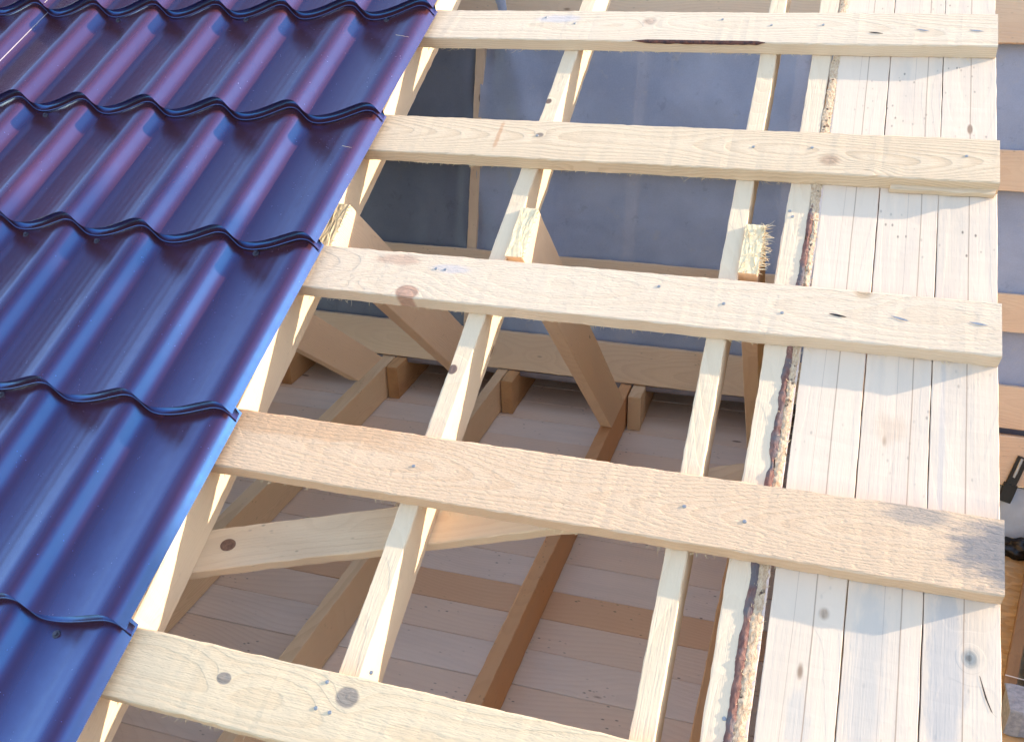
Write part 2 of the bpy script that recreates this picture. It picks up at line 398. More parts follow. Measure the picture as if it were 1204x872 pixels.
for k in range(2200):
    x = rr.uniform(-1.0, 1.0)
    if noise.noise(Vector((x*11, 0, 1))) < -.25: continue
    yb = rr.uniform(sb(x)+.009 if x < .2 else sb(x)+.002, .0365)
    strands(bm, Vector((x, -yb, zt-.0012)), Vector((rr.uniform(-1, 1), rr.uniform(-.9, 1.2), rr.uniform(.15, .9))), rr.choice([.002, .003, .004, .006, .009]), rr.uniform(.0003, .0007), .5, rr, 4)
fo = obj('torn_fibres', bm, M['fibre'], b4); fo['kind'] = 'stuff'
for (u, v) in ((-.047, .99), (-.052, 1.0), (-.036, .29)):
    nail(b4, (v-.80)*S, -(u-(-.0565+EW/2))*S, zt+.0004, r=.003)

la = board('lath', wood('pine_lath', (.80, .62, .54), (.66, .48, .42), contrast=.3, saw=.1), roof(-.0128, .80, -TT-.0105), Ld, Wd, 2.05*S, .0035*S, .02*S,
      'thin reddish lath in the gap between the bark-edged board and the boarded overhang', 'lath', seed=5, bev=.0006, rough=.0003)

# ------------------------------------------------------------------ boarded overhang
rb = [(-.0092, .0655, 'boarding plank with a faint V-shaped grain mark, directly right of the bark-edged board', (.035, 0)),
      (.0668, .1415, 'middle plank of the pale boarded overhang, with a reddish groove near its right side', (.121, 0)),
      (.1427, .2155, 'outermost plank of the pale boarded overhang, grey and specked, with a dark crack', (.181, 0))]
for i, (u0, u1, lab, gr) in enumerate(rb):
    cu = (u0+u1)/2; cv = .70
    lx = lambda u, v: ((v-cv)*S, -(u-cu)*S)
    gx = lx(gr[0], cv)[1]
    kn, stn, crk = [], [], [(0, gx, .0011, (.40, .27, .20), .75, .0)]
    if i == 0:
        kn = [(*lx(.045, .42), .006, (.62, .44, .32), .5)]
        stn = [(*lx(.03, .30), .05, .018, (.55, .52, .48), .5)]
        crk += [(0, lx(.018, cv)[1], .0006, (.5, .36, .28), .5, .01)]
    if i == 1:
        stn = [(*lx(.09, .36), .16, .024, (.50, .48, .46), .5), (*lx(.10, .66), .03, .03, (.66, .44, .30), .35)]
        crk += [(0, lx(.104, cv)[1], .0006, (.45, .35, .30), .5, .0)]
    if i == 2:
        kn = [(*lx(.187, .40), .008, (.30, .32, .32), .6), (*lx(.186, .40), .003, (.20, .19, .18), .5)]
        stn = [(*lx(.165, .38), .24, .024, (.42, .42, .43), .6), (*lx(.155, .62), .26, .005, (.55, .50, .48), .5), (*lx(.19, .43), .08, .02, (.66, .52, .40), .4)]
    mt = wood('pine_roof_board_%s' % 'abc'[i], (.84, .67, .53), (.73, .55, .41), ring=.0026, contrast=.15, mottle=.22, knots=kn, stains=stn, cracks=crk, grey=(.12, .35, .45)[i], specks=(.35, .6, .75)[i], saw=.1, bumps=.25, warp=.03, swirl=.002, pith=-.25, warm=(.78, .62, .48))
    rbo = board('roof_board', mt, roof(cu, cv, -TT-.0095), UV, -XV, 2.1*S, (u1-u0)*S, .019*S, lab, 'plank', 'planks of the boarded overhang', seed=60+i, rough=.0003, bev=.0009)
    if i == 2:
        bm = bmesh.new(); pts = [(.196, .384), (.199, .373), (.202, .362), (.207, .350), (.2115, .346)]
        prev = None
        for k, (u, v) in enumerate(pts):
            X_, Y_ = lx(u, v); wd = .0012*(1.2-abs(k-2)*.4); 
            a = bm.verts.new((X_+wd, Y_+wd, .0097*S*1.0+.0012)); b_ = bm.verts.new((X_-wd, Y_-wd, .0097*S+.0012))
            if prev: bm.faces.new((prev[0], a, b_, prev[1]))
            prev = (a, b_)
        bmesh.ops.translate(bm, verts=bm.verts, vec=(0, 0, -.0009))
        obj('crack', bm, M['dark'], rbo)

# ------------------------------------------------------------------ level framing inside
HJ, HF = 1.09, 1.182
jt = [(-1.400, -1.368, 'dim floor joist at the far left, deep in the shadow under the tiles', M['joist']),
      (-1.0800, -1.0450, 'light floor joist with the short lower-left strut standing on its far end', M['joist']),
      (-.7570, -.7320, 'light floor joist with a small dark knot, partly behind the middle rafter', M['joist']),
      (-.4360, -.4100, 'reddish brown floor joist crossing the open middle of the attic', M['joist_brown']),
      (-.1010, -.0750, 'brown floor joist seen edge-on just left of the bark-edged board', M['joist_brown'])]
jk = ((-1.363, 'farther joist end at the far left in the dark corner'), (-1.0430, 'dark knotty orange joist end beside the foot of the lower-left strut'), (-.7295, 'bright orange joist end just right of the middle rafter'), (-.4050, 'tan joist end beside the foot of the middle strut'), (-.0725, 'joist end hidden behind the slim right rafter'))
for i, (u0, u1, lab, mt) in enumerate(jt):
    board('floor_joist', mt, lev((u0+u1)/2, (2.15-.4)/2, (HJ+HF)/2-.001), Vector((0, 1, 0)), -XV, 2.55*S, (u1-u0)*S, (HF-HJ-.004)*S, lab, 'joist', 'floor joists', seed=20+i)
for i, (u0, lab) in enumerate(jk):
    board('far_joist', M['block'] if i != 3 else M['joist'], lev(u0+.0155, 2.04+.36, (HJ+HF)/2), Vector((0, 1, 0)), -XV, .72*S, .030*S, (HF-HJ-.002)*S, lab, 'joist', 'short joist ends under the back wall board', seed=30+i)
# floor boards as one sheet
seams = [1.236-.0*1]
ws = [1.402+.0895*k for k in range(16, 0, -1)]+[1.402, 1.323, 1.240, 1.153]+[1.153-.087*k for k in range(1, 19)]
fm = []
for nm, (lc, dc, gk) in dict(a=((.93, .74, .60), (.76, .56, .44), .10), b=((.93, .79, .69), (.78, .62, .52), .18), brown=((.86, .56, .36), (.72, .43, .27), 0)).items():
    fm.append(wood('floor_pine_'+nm, lc, dc, contrast=.28, ring=.004, grey=gk, specks=.7, saw=.1, pith=-.08, mottle=.3))
bm = bmesh.new()
for k in range(len(ws)-1):
    w1, w0 = ws[k]*S-.0008, ws[k+1]*S+.0008
    mi = 2 if abs(ws[k]-1.402) < .01 else (1 if k % 3 == 0 else 0)
    L_ = 2.1*S
    sub = board_bm(L_, w1-w0, .02, bev=.0012, rough=.0002, seg=40, seed=k)
    me = bpy.data.meshes.new('x'); sub.to_mesh(me); sub.free()
    n0 = len(bm.verts); f0 = len(bm.faces)
    bm.from_mesh(me); bpy.data.meshes.remove(me); bm.verts.ensure_lookup_table(); bm.faces.ensure_lookup_table()
    off = Vector((-1.048*S, (w0+w1)/2, CZ-HF*S-.0105-.0006*(k % 2)))
    for v in bm.verts[n0:]: v.co += off
    for f in bm.faces[f0:]: f.material_index = mi
fl = obj('attic_floor', bm, fm); tag(fl, kind='structure')
bm = board_bm(2.1*S, 3.3*S, .03, seg=2); o = obj('ceiling_below', bm, M['joist']); o.location = lev(-1.048, 1.18, HF).xyz-Vector((0, 0, .04)); tag(o, kind='structure')

# diagonal brace under the rafters
d = (XV*.94+UV*.30).normalized()
board('diagonal_brace', wood('pine_brace', (.84, .64, .44), (.68, .48, .31), contrast=.4, knots=[(.0, -.0, .0001, BRK, .1)], specks=.5, saw=.3, warm=(.58, .40, .26), stains=[]),
      roof(-.60, .425, RT-RD-.0105), d, NV.cross(d), 1.15*S, .060*S, .020*S, 'diagonal brace board with a big round brown knot, running across under the left two rafters', 'brace', seed=44)
brace = bpy.data.objects['diagonal_brace']
# big knot, a real plug of darker wood
bm = bmesh.new(); bmesh.ops.create_cone(bm, cap_ends=True, segments=24, radius1=.0105, radius2=.0102, depth=.0016)
for v in bm.verts: v.co.x *= 1.25
kb = obj('knot', bm, simple('brown_knot', (.27, .15, .10), .8, ns=200, col2=(.16, .085, .06), bump=.6), brace)
kb.location = (-.108*S, .004, .0100*S+.0002)

# struts nailed to the right side of each rafter, running down to the joists
dS = (XV*-.028 + UV*.335 + NV*-.941).normalized()
sl = ['short strut at lower left with two knots, resting on the light floor joist', 'strut running from the tile edge down behind the middle rafter',
      'strut with a bright sawn top end beside the middle rafter, standing on the reddish joist', 'strut with a ragged splintered top end beside the slim right rafter']
for i, (u0, va, vb, sl_, lab) in enumerate(((-1.0560, .795, .888, .41, sl[0]), (-.7375, .850, .948, .35, sl[1]), (-.4350, .870, .967, .29, sl[2]), (-.1055, .875, .965, .26, sl[3]))):
    ww = .0260; top = RT+.006
    dS = (UV*sl_ - NV).normalized()
    bm = bmesh.new(); n = 40; hw_ = (vb-va)/2*S*(-dS.dot(NV))
    # length from the roof plane to the joist top
    vc = (va+vb)/2
    z_top = vc*st+(top-1)*ct; s_len = ((1.045, .975, HJ, HJ)[i]+z_top)/(-dS.z)
    Ls = s_len*S
    # local axes: X down along dS, Y along world X, Z = X x Y
    T_ = dS.cross(XV).normalized()
    sk = T_.dot(UV)
    bv = .0015; hw2 = ww/2*S
    cs = [(-hw2, -hw_+bv), (-hw2, hw_-bv), (-hw2+bv, hw_), (hw2-bv, hw_), (hw2, hw_-bv), (hw2, -hw_+bv), (hw2-bv, -hw_), (-hw2+bv, -hw_)]
    rings = []
    a1 = dS.dot(UV)/T_.dot(UV) if abs(T_.dot(UV)) > 1e-6 else 0
    for k in range(n+1):
        ring = []
        for q, (y, z) in enumerate(cs):
            # top end cut along the roof plane, bottom end cut level
            xt = -z*(T_.dot(NV))/(dS.dot(NV)); xb = Ls - z*T_.z/dS.z
            rg = noise.noise(Vector((q*2.1, i*4., 0)))*.003 if k == 0 else 0
            x = xt+(xb-xt)*k/n
            ring.append(bm.verts.new((x+rg, y+noise.noise(Vector((x*20, q//2*3., i)))*.0006, z+noise.noise(Vector((x*20, q//2*5., i+9)))*.0006)))
        rings.append(ring)
    for k in range(n):
        for q in range(8): bm.faces.new((rings[k][q], rings[k+1][q], rings[k+1][(q+1) % 8], rings[k][(q+1) % 8]))
    ft = bm.faces.new(rings[0]); fb = bm.faces.new(list(reversed(rings[-1])))
    bmesh.ops.recalc_face_normals(bm, faces=bm.faces); ft.material_index = 1
    # roughen the sawn top
    r_ = bmesh.ops.poke(bm, faces=[ft])
    for _ in range(1): bmesh.ops.subdivide_edges(bm, edges=list({e for f in r_['faces'] for e in f.edges}), cuts=5, use_grid_fill=True)
    for f in bm.faces:
        if f.material_index == 1:
            for v in f.verts: v.co.x += rnd.uniform(-.0003, .0003)
    o = obj('strut', bm, [M['strut'], M['end']]); tag(o, lab, 'strut', 'struts between the rafters and the floor joists')
    frame(o, roof(u0+ww/2, vc, top), dS, XV)
    bm = bmesh.new(); rr = random.Random(i+5)
    num = 140 if i == 3 else 24
    for k in range(num):
        zz_ = rr.uniform(-hw_, hw_); y = rr.choice([hw2, hw2, rr.uniform(-hw2, hw2)])
        xt = -zz_*(T_.dot(NV))/(dS.dot(NV))
        ln = rr.uniform(.003, .02 if (i == 3 and y == hw2) else .006)
        dd = Vector((-.1, 1., rr.uniform(-.5, .5))) if y == hw2 else Vector((-1, rr.uniform(-1, 1), rr.uniform(-1, 1)))
        if i == 3 and zz_*T_.dot(UV) > .6*hw_ and rr.random() < .7: dd = Vector((-.4, rr.uniform(-.3, .3), 1. if T_.dot(UV) > 0 else -1.)); ln = rr.uniform(.004, .012)
        strands(bm, Vector((xt+rr.uniform(-.001, .002), y, zz_)), dd, ln, rr.uniform(.0005, .0012), .25, rr)
    fo = obj('splinters', bm, M['fibre'], o); fo['kind'] = 'stuff'

# ------------------------------------------------------------------ back wall: membrane, studs, boards
AW = R(75); W0 = 2.120
aV = Vector((0, math.cos(AW), math.sin(AW))); nW = Vector((0, -math.sin(AW), math.cos(AW)))   # up the wall, and toward the eye
def wall(x, h, d=0.):        # x, height up the wall, distance in front
    p = lev(x, W0, HJ); return p + aV*(h*S) + nW*(d*S)
KH = 1.03
wb = [(-.130, -.018, 'orange-pink board with a knot, below the back wall base board, seen at far right'),
      (-.002, .093, 'wide base board along the foot of the back wall, on top of the joists'),
      (.211, .293, 'horizontal board across the back wall a hand above the base board'),
      (.509, .594, 'horizontal board on the back wall, seen right of the overhang between the top two battens'),
      (.808, .900, 'highest horizontal board of the back wall, at the top of the picture')]
for i, (h0, h1, lab) in enumerate(wb):
    xl, xr = (-1.9, 1.6) if i else (.05, 1.6)
    board('wall_board', M['wallboard'], wall((xl+xr)/2, (h0+h1)/2, .010), XV, aV, (xr-xl)*S, (h1-h0)*S, .02*S, lab, 'board', 'boards across the back wall', seed=70+i)
t = NT('grey_membrane'); co = t.coord()
n1 = t.noise(co, 5, 4); n2 = t.noise(t.vm('MULTIPLY', co, (300., 300., 300.)), 1., 3); n3 = t.noise(co, 16, 6, .7)
cm = t.mix(t.mr(n1, .38, .60), (.70, .78, .98), (.56, .64, .84)); cm = t.mix(t.mr(n3, .60, .70, 0, .7), cm, (.74, .76, .82)); cm = t.mix(t.mr(t.noise(co, 26, 5, .7), .60, .68, 0, .2), cm, (.20, .22, .28)); cm = t.mix(t.ma('MULTIPLY', n2, .25), cm, (.10, .11, .15))
t.put(t.b.inputs['Base Color'], cm); t.b.inputs['Roughness'].default_value = .55
n4 = t.noise(t.vm('MULTIPLY', co, (7., 3., 7.)), 1., 2, .45, .3)
t.put(t.b.inputs['Normal'], t.bump(t.ma('ADD', t.ma('MULTIPLY', n4, 9.), t.ma('MULTIPLY', n2, .3)), .8, .002))
tr = t.n.new('ShaderNodeBsdfTransparent'); tr.inputs[0].default_value = (.80, .84, 1., 1)
ms = t.n.new('ShaderNodeMixShader'); ms.inputs[0].default_value = .36
t.l.new(t.b.outputs[0], ms.inputs[1]); t.l.new(tr.outputs[0], ms.inputs[2]); t.l.new(ms.outputs[0], t.n['Material Output'].inputs[0])
Mmem = t.m
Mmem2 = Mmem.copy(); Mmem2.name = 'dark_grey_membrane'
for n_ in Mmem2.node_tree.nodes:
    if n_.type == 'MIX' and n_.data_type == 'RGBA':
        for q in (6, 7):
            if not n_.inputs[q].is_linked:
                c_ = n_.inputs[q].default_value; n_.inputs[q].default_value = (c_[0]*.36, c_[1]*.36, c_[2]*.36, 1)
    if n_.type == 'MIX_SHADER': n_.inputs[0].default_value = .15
def mem_sheet(x0, x1, h0, h1, seed, edge=None):
    bm = bmesh.new(); nx = int((x1-x0)/.012); nh = int((h1-h0)/.015); rows = []
    for j in range(nh+1):
        row = []
        for i in range(nx+1):
            x = x0+(x1-x0)*i/nx; h = h0+(h1-h0)*j/nh
            dd = .0020*noise.noise(Vector((x*5+h*3, h*4, seed)))+.0045*noise.noise(Vector((x*8+h*6, h*1.5, seed+4)))*min(1, abs(x+.4505)/.06, abs(x+.089)/.05)+(.026*math.exp(-(x-(-.70-.25*(h-.5)))**2/.0014)*min(1, h*4) if seed == 9 else 0)
            e = math.exp(-abs(x-edge)/.07) if edge is not None else 0
            dd += e*.022*noise.noise(Vector((x*26, h*7, seed+2)))
            xx = x + (.010*noise.noise(Vector((0, h*11, seed))) if edge is not None and abs(x-edge) < .01 else 0)
            row.append(bm.verts.new(wall(xx, h, dd-.006)))
        rows.append(row)
    for j in range(nh):
        for i in range(nx): bm.faces.new((rows[j][i], rows[j][i+1], rows[j+1][i+1], rows[j+1][i]))
    return bm
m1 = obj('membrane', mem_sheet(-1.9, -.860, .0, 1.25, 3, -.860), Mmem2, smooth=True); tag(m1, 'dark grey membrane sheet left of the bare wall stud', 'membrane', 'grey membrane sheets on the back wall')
m2 = obj('membrane', mem_sheet(-.846, 1.6, .0, 1.25, 9, -.846), Mmem, smooth=True); tag(m2, 'large blue-grey membrane sheet right of the bare wall stud, with studs showing through', 'membrane', 'grey membrane sheets on the back wall')
stl = [(-.863, -.839, -.003, 'bare reddish stud in the gap between two grey membrane sheets'), (-.464, -.437, -.0118, 'pale stud showing faintly through the membrane in the middle of the back wall'),
       (-.105, -.073, -.0118, 'stud showing through the membrane just right of the slim rafter'), (-.069, -.030, -.001, 'dark brown stud beside the bark-edged board'), (.62, .65, -.0118, 'stud behind the membrane past the right end of the roof'), (-1.20, -1.17, -.0118, 'stud behind the membrane beyond the tile edge')]
for i, (x0, x1, dd, lab) in enumerate(stl):
    board('wall_stud', M['wallboard'] if i != 3 else M['joist_brown'], wall((x0+x1)/2, .62, dd-.0125), aV, -XV, 1.26*S, (x1-x0)*S, .03*S, lab, 'stud', 'studs of the back wall', seed=80+i)
# sheathing behind so that the wall is a wall
bo = board('wall_backing', simple('fibreboard', (.22, .25, .36), .9, ns=20), wall(-.15, .63, -.045), XV, aV, 3.5*S, 1.25*S, .02*S, 'dark sheathing board seen dimly behind the membrane of the back wall', 'sheathing', seg=4)
board('wall_backing', bpy.data.materials['fibreboard'], wall(.85, -.072, -.030), XV, aV, 1.6*S, .135*S, .012*S, 'added dark strip giving the gap above the lowest wall board its shade', 'sheathing', seg=4)  # dark strip added so that the gap reads as shade
# fold of membrane under the base board
bm = bmesh.new(); rows = []
for j in range(5):
    row = []
    for i in range(121):
        x = -1.9+1.9*i/120; a = j/4
        h = -.004-.016*math.sin(a*2.6)+.004*noise.noise(Vector((x*7, a, 0))); d_ = .016-.02*a
        row.append(bm.verts.new(wall(x, h, d_)))
    rows.append(row)
for j in range(4):
    for i in range(120): bm.faces.new((rows[j][i], rows[j][i+1], rows[j+1][i+1], rows[j+1][i]))
obj('membrane_fold', bm, simple('grey_film', (.30, .27, .31), .5, ns=30), m1, True)
# added eave and gable closures that block light
board('eave_light_block', M['joist'], lev(-1.048, 2.80, 1.125), XV, Vector((0, 0, 1)), 2.1*S, .13*S, .02*S, 'board added behind the back wall base board to block outside light', 'board', seed=99)  # added to block light coming in behind the wall
board('sun_cover_board', M['joist'], lev(-1.048, 2.52, HJ-.012), XV, Vector((0, 1, 0)), 2.1*S, .68*S, .018*S, 'unseen cover board added on the joists behind the back wall to keep sun off the floor', 'board', seed=98)  # added to stop low sun reaching the floor behind the wall
osb = NT('osb'); co = osb.coord()
v1 = osb.vor(osb.vm('MULTIPLY', co, (38., 80., 38.)), 1., 1., 'Color'); n1 = osb.noise(co, 60, 4)
cl = osb.mix(osb.sep(v1)[0], (.74, .53, .28), (.50, .31, .14)); cl = osb.mix(osb.mr(n1, .4, .65, 0, .6), cl, (.50, .40, .27))
osb.put(osb.b.inputs['Base Color'], cl); osb.b.inputs['Roughness'].default_value = .8; osb.put(osb.b.inputs['Normal'], osb.bump(osb.ma('ADD', n1, osb.sep(v1)[1]), .6, .002))
# unseen gable closure added to block the sun (polygon in the y-z plane below the roof boards)
bm = bmesh.new()
prof = [roof(0, -.30, -TT-.022), roof(0, 1.45, -TT-.022), lev(0, 2.10, .15), lev(0, 2.14, HJ), lev(0, 2.86, HJ-.02), lev(0, 2.86, HF+.03), lev(0, -.40, HF+.03)]
for xx in (.003, .016):
    bm.faces.new([bm.verts.new((xx*S, p.y, p.z)) for p in prof])
bm.verts.ensure_lookup_table()
for i in range(7): bm.faces.new((bm.verts[i], bm.verts[(i+1) % 7], bm.verts[7+(i+1) % 7], bm.verts[7+i]))
bmesh.ops.recalc_face_normals(bm, faces=bm.faces)
gw = obj('gable_sun_block', bm, osb.m); tag(gw, 'unseen sheathed gable panel added under the boarded overhang to block sun', 'wall')
# house wall below
wallm = wood('wall_timber', (.55, .40, .26), (.38, .25, .15), contrast=.5, ring=.006)
for nm, c, sx, sy in (('front', (-1.048*S, -.40*S), 2.1*S, .10), ('right', (-.045, 1.2*S), .10, 3.0*S), ('back', (-1.048*S, 2.78*S), 2.1*S, .10)):
    bm = bmesh.new(); zt_ = CZ-HF*S-.06; k = 0; z = 0
    while z < zt_-.01:
        h = min(.19, zt_-z)
        sub = bmesh.ops.create_cube(bm, size=1, matrix=Matrix.Translation((0, 0, z+h/2)) @ Matrix.Diagonal((sx, sy, h-.006, 1)))
        z += .19
    bmesh.ops.bevel(bm, geom=bm.edges[:], offset=.012, segments=2, affect='EDGES')
    o = obj('house_wall', bm, wallm); o.location = (c[0], c[1], 0); tag(o, {'front': 'timber house wall under the front eave', 'right': 'timber house wall under the right gable', 'back': 'timber house wall under the back eave'}[nm], 'wall', 'timber walls of the house')

# ------------------------------------------------------------------ metal tiles
P_ = .1418; A_ = .0240; KV = .0085
prof_pts = [(0, 1.), (.03, .988), (.06, .945), (.10, .78), (.14, .50), (.185, .21), (.235, .055), (.29, .005), (.35, .01), (.44, .085), (.50, .16), (.568, .26), (.64, .39), (.704, .51), (.775, .66), (.842, .79), (.89, .885), (.925, .945), (.96, .985), (1., 1.)]
def wave(u, c):
    a = ((u-c)/P_) % 1.
    for k in range(len(prof_pts)-1):
        a0, h0 = prof_pts[k]; a1, h1 = prof_pts[k+1]
        if a <= a1:
            # catmull-rom through the profile points
            hm = prof_pts[k-1][1] if k else prof_pts[-2][1]; am = prof_pts[k-1][0] if k else prof_pts[-2][0]-1
            hp = prof_pts[k+2][1] if k+2 < len(prof_pts) else prof_pts[1][1]; ap = prof_pts[k+2][0] if k+2 < len(prof_pts) else 1+prof_pts[1][0]
            tt = (a-a0)/(a1-a0); m0 = (h1-hm)/(a1-am)*(a1-a0); m1_ = (hp-h0)/(ap-a0)*(a1-a0)
            return (2*tt**3-3*tt**2+1)*h0+(tt**3-2*tt**2+tt)*m0+(-2*tt**3+3*tt**2)*h1+(tt**3-tt**2)*m1_
    return 1.
steps = [-.36, -.060, .237, .532, .832, 1.116, 1.396, 1.68, 1.97]
ST = .0185
def tile_sheet(uL, uR, crest, lift):
    bm = bmesh.new(); nu = int(round((uR-uL)/P_*60)); us = [uL+(uR-uL)*i/nu for i in range(nu+1)]
    for k in range(len(steps)-1):
        v0, v1 = steps[k], steps[k+1]; prev = None
        rowsv = [(v0, ST)]
        for q in range(1, 13): rowsv.append((v0+(v1-v0)*q/12+(.014 if q == 12 else 0), ST*(1-q/12)*.98-(.001 if q == 12 else 0)))
        for (v, n) in rowsv:
            row = [bm.verts.new(roof(u, v-KV*(1-wave(u, crest)), .0015+lift+n+A_*wave(u, crest)+.0012*noise.noise(Vector((u*3, v*3, 0))))) for u in us]
            if prev:
                for i in range(nu): bm.faces.new((prev[i], prev[i+1], row[i+1], row[i]))
            prev = row
        # pressed step face at the lower end of the course, with a narrow rolled lip at its foot
        lastr = None
        for (dv, n) in ((0., ST), (.0004, ST-.0010), (.0014, ST-.0014), (.010, ST-.0016), (.0104, ST*.6), (.0100, .0036), (.0005, .0034), (-.0010, .0028), (-.0014, .0018), (-.0006, .0008)):
            row = [bm.verts.new(roof(u, v0+dv-KV*(1-wave(u, crest)), .0016+lift+n+A_*wave(u, crest))) for u in us]
            if lastr:
                for i in range(nu): bm.faces.new((lastr[i], row[i], row[i+1], lastr[i+1])).material_index = 0
            lastr = row
    bmesh.ops.recalc_face_normals(bm, faces=bm.faces)
    return bm, us
t = NT('coated_steel'); co = t.coord()
n1 = t.noise(co, 3, 3); sp = t.vor(co, 130.); sp2 = t.noise(co, 35, 3)
dust = t.ma('MULTIPLY', t.mr(sp, .05, .10, 1, 0), t.mr(sp2, .56, .64))
base = t.mix(t.mr(n1, .3, .7), (.082, .024, .020), (.066, .020, .017))
base = t.mix(t.ma('MULTIPLY', dust, .8), base, (.35, .30, .32))
t.put(t.b.inputs['Base Color'], base)
t.put(t.b.inputs['Roughness'], t.ma('ADD', t.mr(t.noise(co, 60, 4), .3, .7, .22, .27), t.ma('MULTIPLY', dust, .3)))
t.b.inputs['IOR'].default_value = 2.45; t.b.inputs['Specular Tint'].default_value = (.03, .34, 1., 1); t.b.inputs['Specular IOR Level'].default_value = .5
t.b.inputs['Coat Weight'].default_value = .0; t.b.inputs['Coat Roughness'].default_value = .22
t.put(t.b.inputs['Normal'], t.bump(t.noise(co, 500, 2), .05, .0005))
Mtile = t.m
def mk_sheet(uL, uR, crest, lift, lab):
    bm, us = tile_sheet(uL, uR, crest, lift)
    o = obj('metal_tile_sheet', bm, Mtile, smooth=True)
    tag(o, lab, 'roofing sheet', 'metal roof tile sheets')
    return o
c0_ = -.7285
sh1 = mk_sheet(c0_-6*P_+.0235-.02, c0_+.0235, c0_, 0., 'glossy dark metal roof tile sheet whose right edge ends at the bare battens')
sh2 = mk_sheet(-2.35, c0_-6*P_+.0235, c0_, .0022, 'tile sheet in the top left corner, lapping over its neighbour with a bright edge')
# pale cut edges
def cut_edge(o, u, lift, nm='cut_edge'):
    bm = bmesh.new(); 
    for k in range(len(steps)-1):
        v0, v1 = steps[k], steps[k+1]; prev = None
        for q in range(13):
            v = v0+(v1-v0)*q/12; n = ST*(1-q/12)+.0015+lift+A_*wave(u, c0_)+.0002
            ring = [bm.verts.new(roof(u-.0004, v, n+.0002)), bm.verts.new(roof(u+.0004, v, n)), bm.verts.new(roof(u+.0003, v, n-.0010))]
            if prev:
                for r_ in range(2): bm.faces.new((prev[r_], ring[r_], ring[r_+1], prev[r_+1]))
            prev = ring
    bmesh.ops.recalc_face_normals(bm, faces=bm.faces)
    return obj(nm, bm, simple('bare_steel_edge', (.62, .56, .58), .6, 0.) if 'bare_steel_edge' not in bpy.data.materials else bpy.data.materials['bare_steel_edge'], o)
cut_edge(sh2, c0_-6*P_+.0235, .0022)
# screws in the troughs just under the steps
Mscr = simple('painted_screw', (.10, .10, .14), .35, .3, ns=100)
for (u, v) in ((-.812, .816), (-1.379, 1.375), (-1.090, 1.380), (-1.10, .812), (-.805, .214), (-.797, 1.381), (-1.09, .515), (-1.38, 1.095), (-1.24, .812)):
    bm = bmesh.new()
    bmesh.ops.create_cone(bm, cap_ends=True, segments=20, radius1=.0062, radius2=.0056, depth=.0014)
    bmesh.ops.create_cone(bm, cap_ends=True, segments=6, radius1=.0034, radius2=.0031, depth=.004, matrix=Matrix.Translation((0, 0, .002)))
    o = obj('screw', bm, Mscr, sh1)
    k = max(q for q in range(len(steps)) if steps[q] <= v) if v > steps[0] else 0
    n = ST*(1-(v-steps[k])/(steps[k+1]-steps[k]))*.98+.0015+A_*wave(u, c0_)
    o.matrix_world = Matrix((XV, UV, NV)).transposed().to_4x4(); o.location = roof(u, v, n+.0008)
# curl of swarf on the tiles
for (u, v, ln) in ((-.742, 1.30, .03), (-.735, 1.02, .02)):
    bm = bmesh.new(); strands(bm, Vector((0, 0, 0)), Vector((1, -.2, 0)), ln, .0005, .12, random.Random(2), 8)
    o = obj('wood_sliver', bm, M['fibre']); o.matrix_world = Matrix((XV, UV, NV)).transposed().to_4x4()
    o.location = roof(u, v, .0015+ST*.6+A_*wave(u, c0_)+.002); tag(o, 'thin curled wood sliver on the tiles near the %s of their right edge' % ('top' if v > 1.2 else 'middle'), 'sliver')

# ------------------------------------------------------------------ working deck and clutter past the right gable
HD = 1.35
dk = bpy.data.objects.new('work_deck', None); COL.objects.link(dk); dk.location = lev(.9, 1.9, HD); tag(dk, 'yellowish chipboard work deck past the right edge of the roof', 'deck')
bm = board_bm(1.1*S, 1.9*S, .018, seg=20, rough=.0004); o = obj('deck_sheet', bm, osb.m, dk); o.location = (0, 0, -.010)
for sx in (-.5, .5):
    for sy in (-.85, .85):
        bm = board_bm(CZ-HD*S-.02, .09, .09, seg=10); o = obj('leg', bm, M['joist'], dk)
        o.rotation_euler = (0, R(90), 0); o.location = (sx*S, sy*S, -(CZ-HD*S)/2-.01)
a, b = lev(.405, 1.50, HD-.028), lev(.523, 2.02, HD-.028)
board('timber_offcut', wood('dark_brown_timber', (.30, .19, .11), (.20, .12, .07), contrast=.4), (a+b)/2, b-a, -XV, (b-a).length, .022*S, .050*S, 'dark brown length of timber lying on the chipboard deck', 'timber', seed=5)  # dark brown wood tone
frost = simple('frosty_wood', (.40, .46, .56), .7, ns=90, col2=(.24, .29, .38), bump=.8, bd=.003)
board('timber_block', frost, lev(.475, 1.478, HD-.030), XV, Vector((0, 1, 0)), .15*S, .070*S, .058*S, 'frosty blue-grey block of wood at the bottom right corner', 'timber', seed=15, rough=.002, bev=.004)
board('plank_offcut', simple('blue_grey_board', (.34, .38, .46), .7, ns=50), lev(.505, 1.72, HD-.016), Vector((.22, 1, 0)), -XV, .40*S, .05*S, .02*S, 'blue-grey board lying to the right of the dark brown timber', 'timber', seed=16)
board('pale_panel', simple('pale_blue_panel', (.50, .60, .72), .5, ns=30, var=.12), wall(.78, -.195, .002), XV, aV, .90*S, .118*S, .012*S, 'pale blue flat panel under the lowest back wall board', 'panel', seed=17)
board('shade_screen', M['wallboard'], lev(.82, 1.3, 1.13), Vector((0, 1, 0)), Vector((0, 0, 1)), 1.6*S, .46*S, .03*S, 'unseen boarded screen added beyond the chipboard deck to shade it', 'wall', seed=19)  # screen added out of view to keep sun off the deck
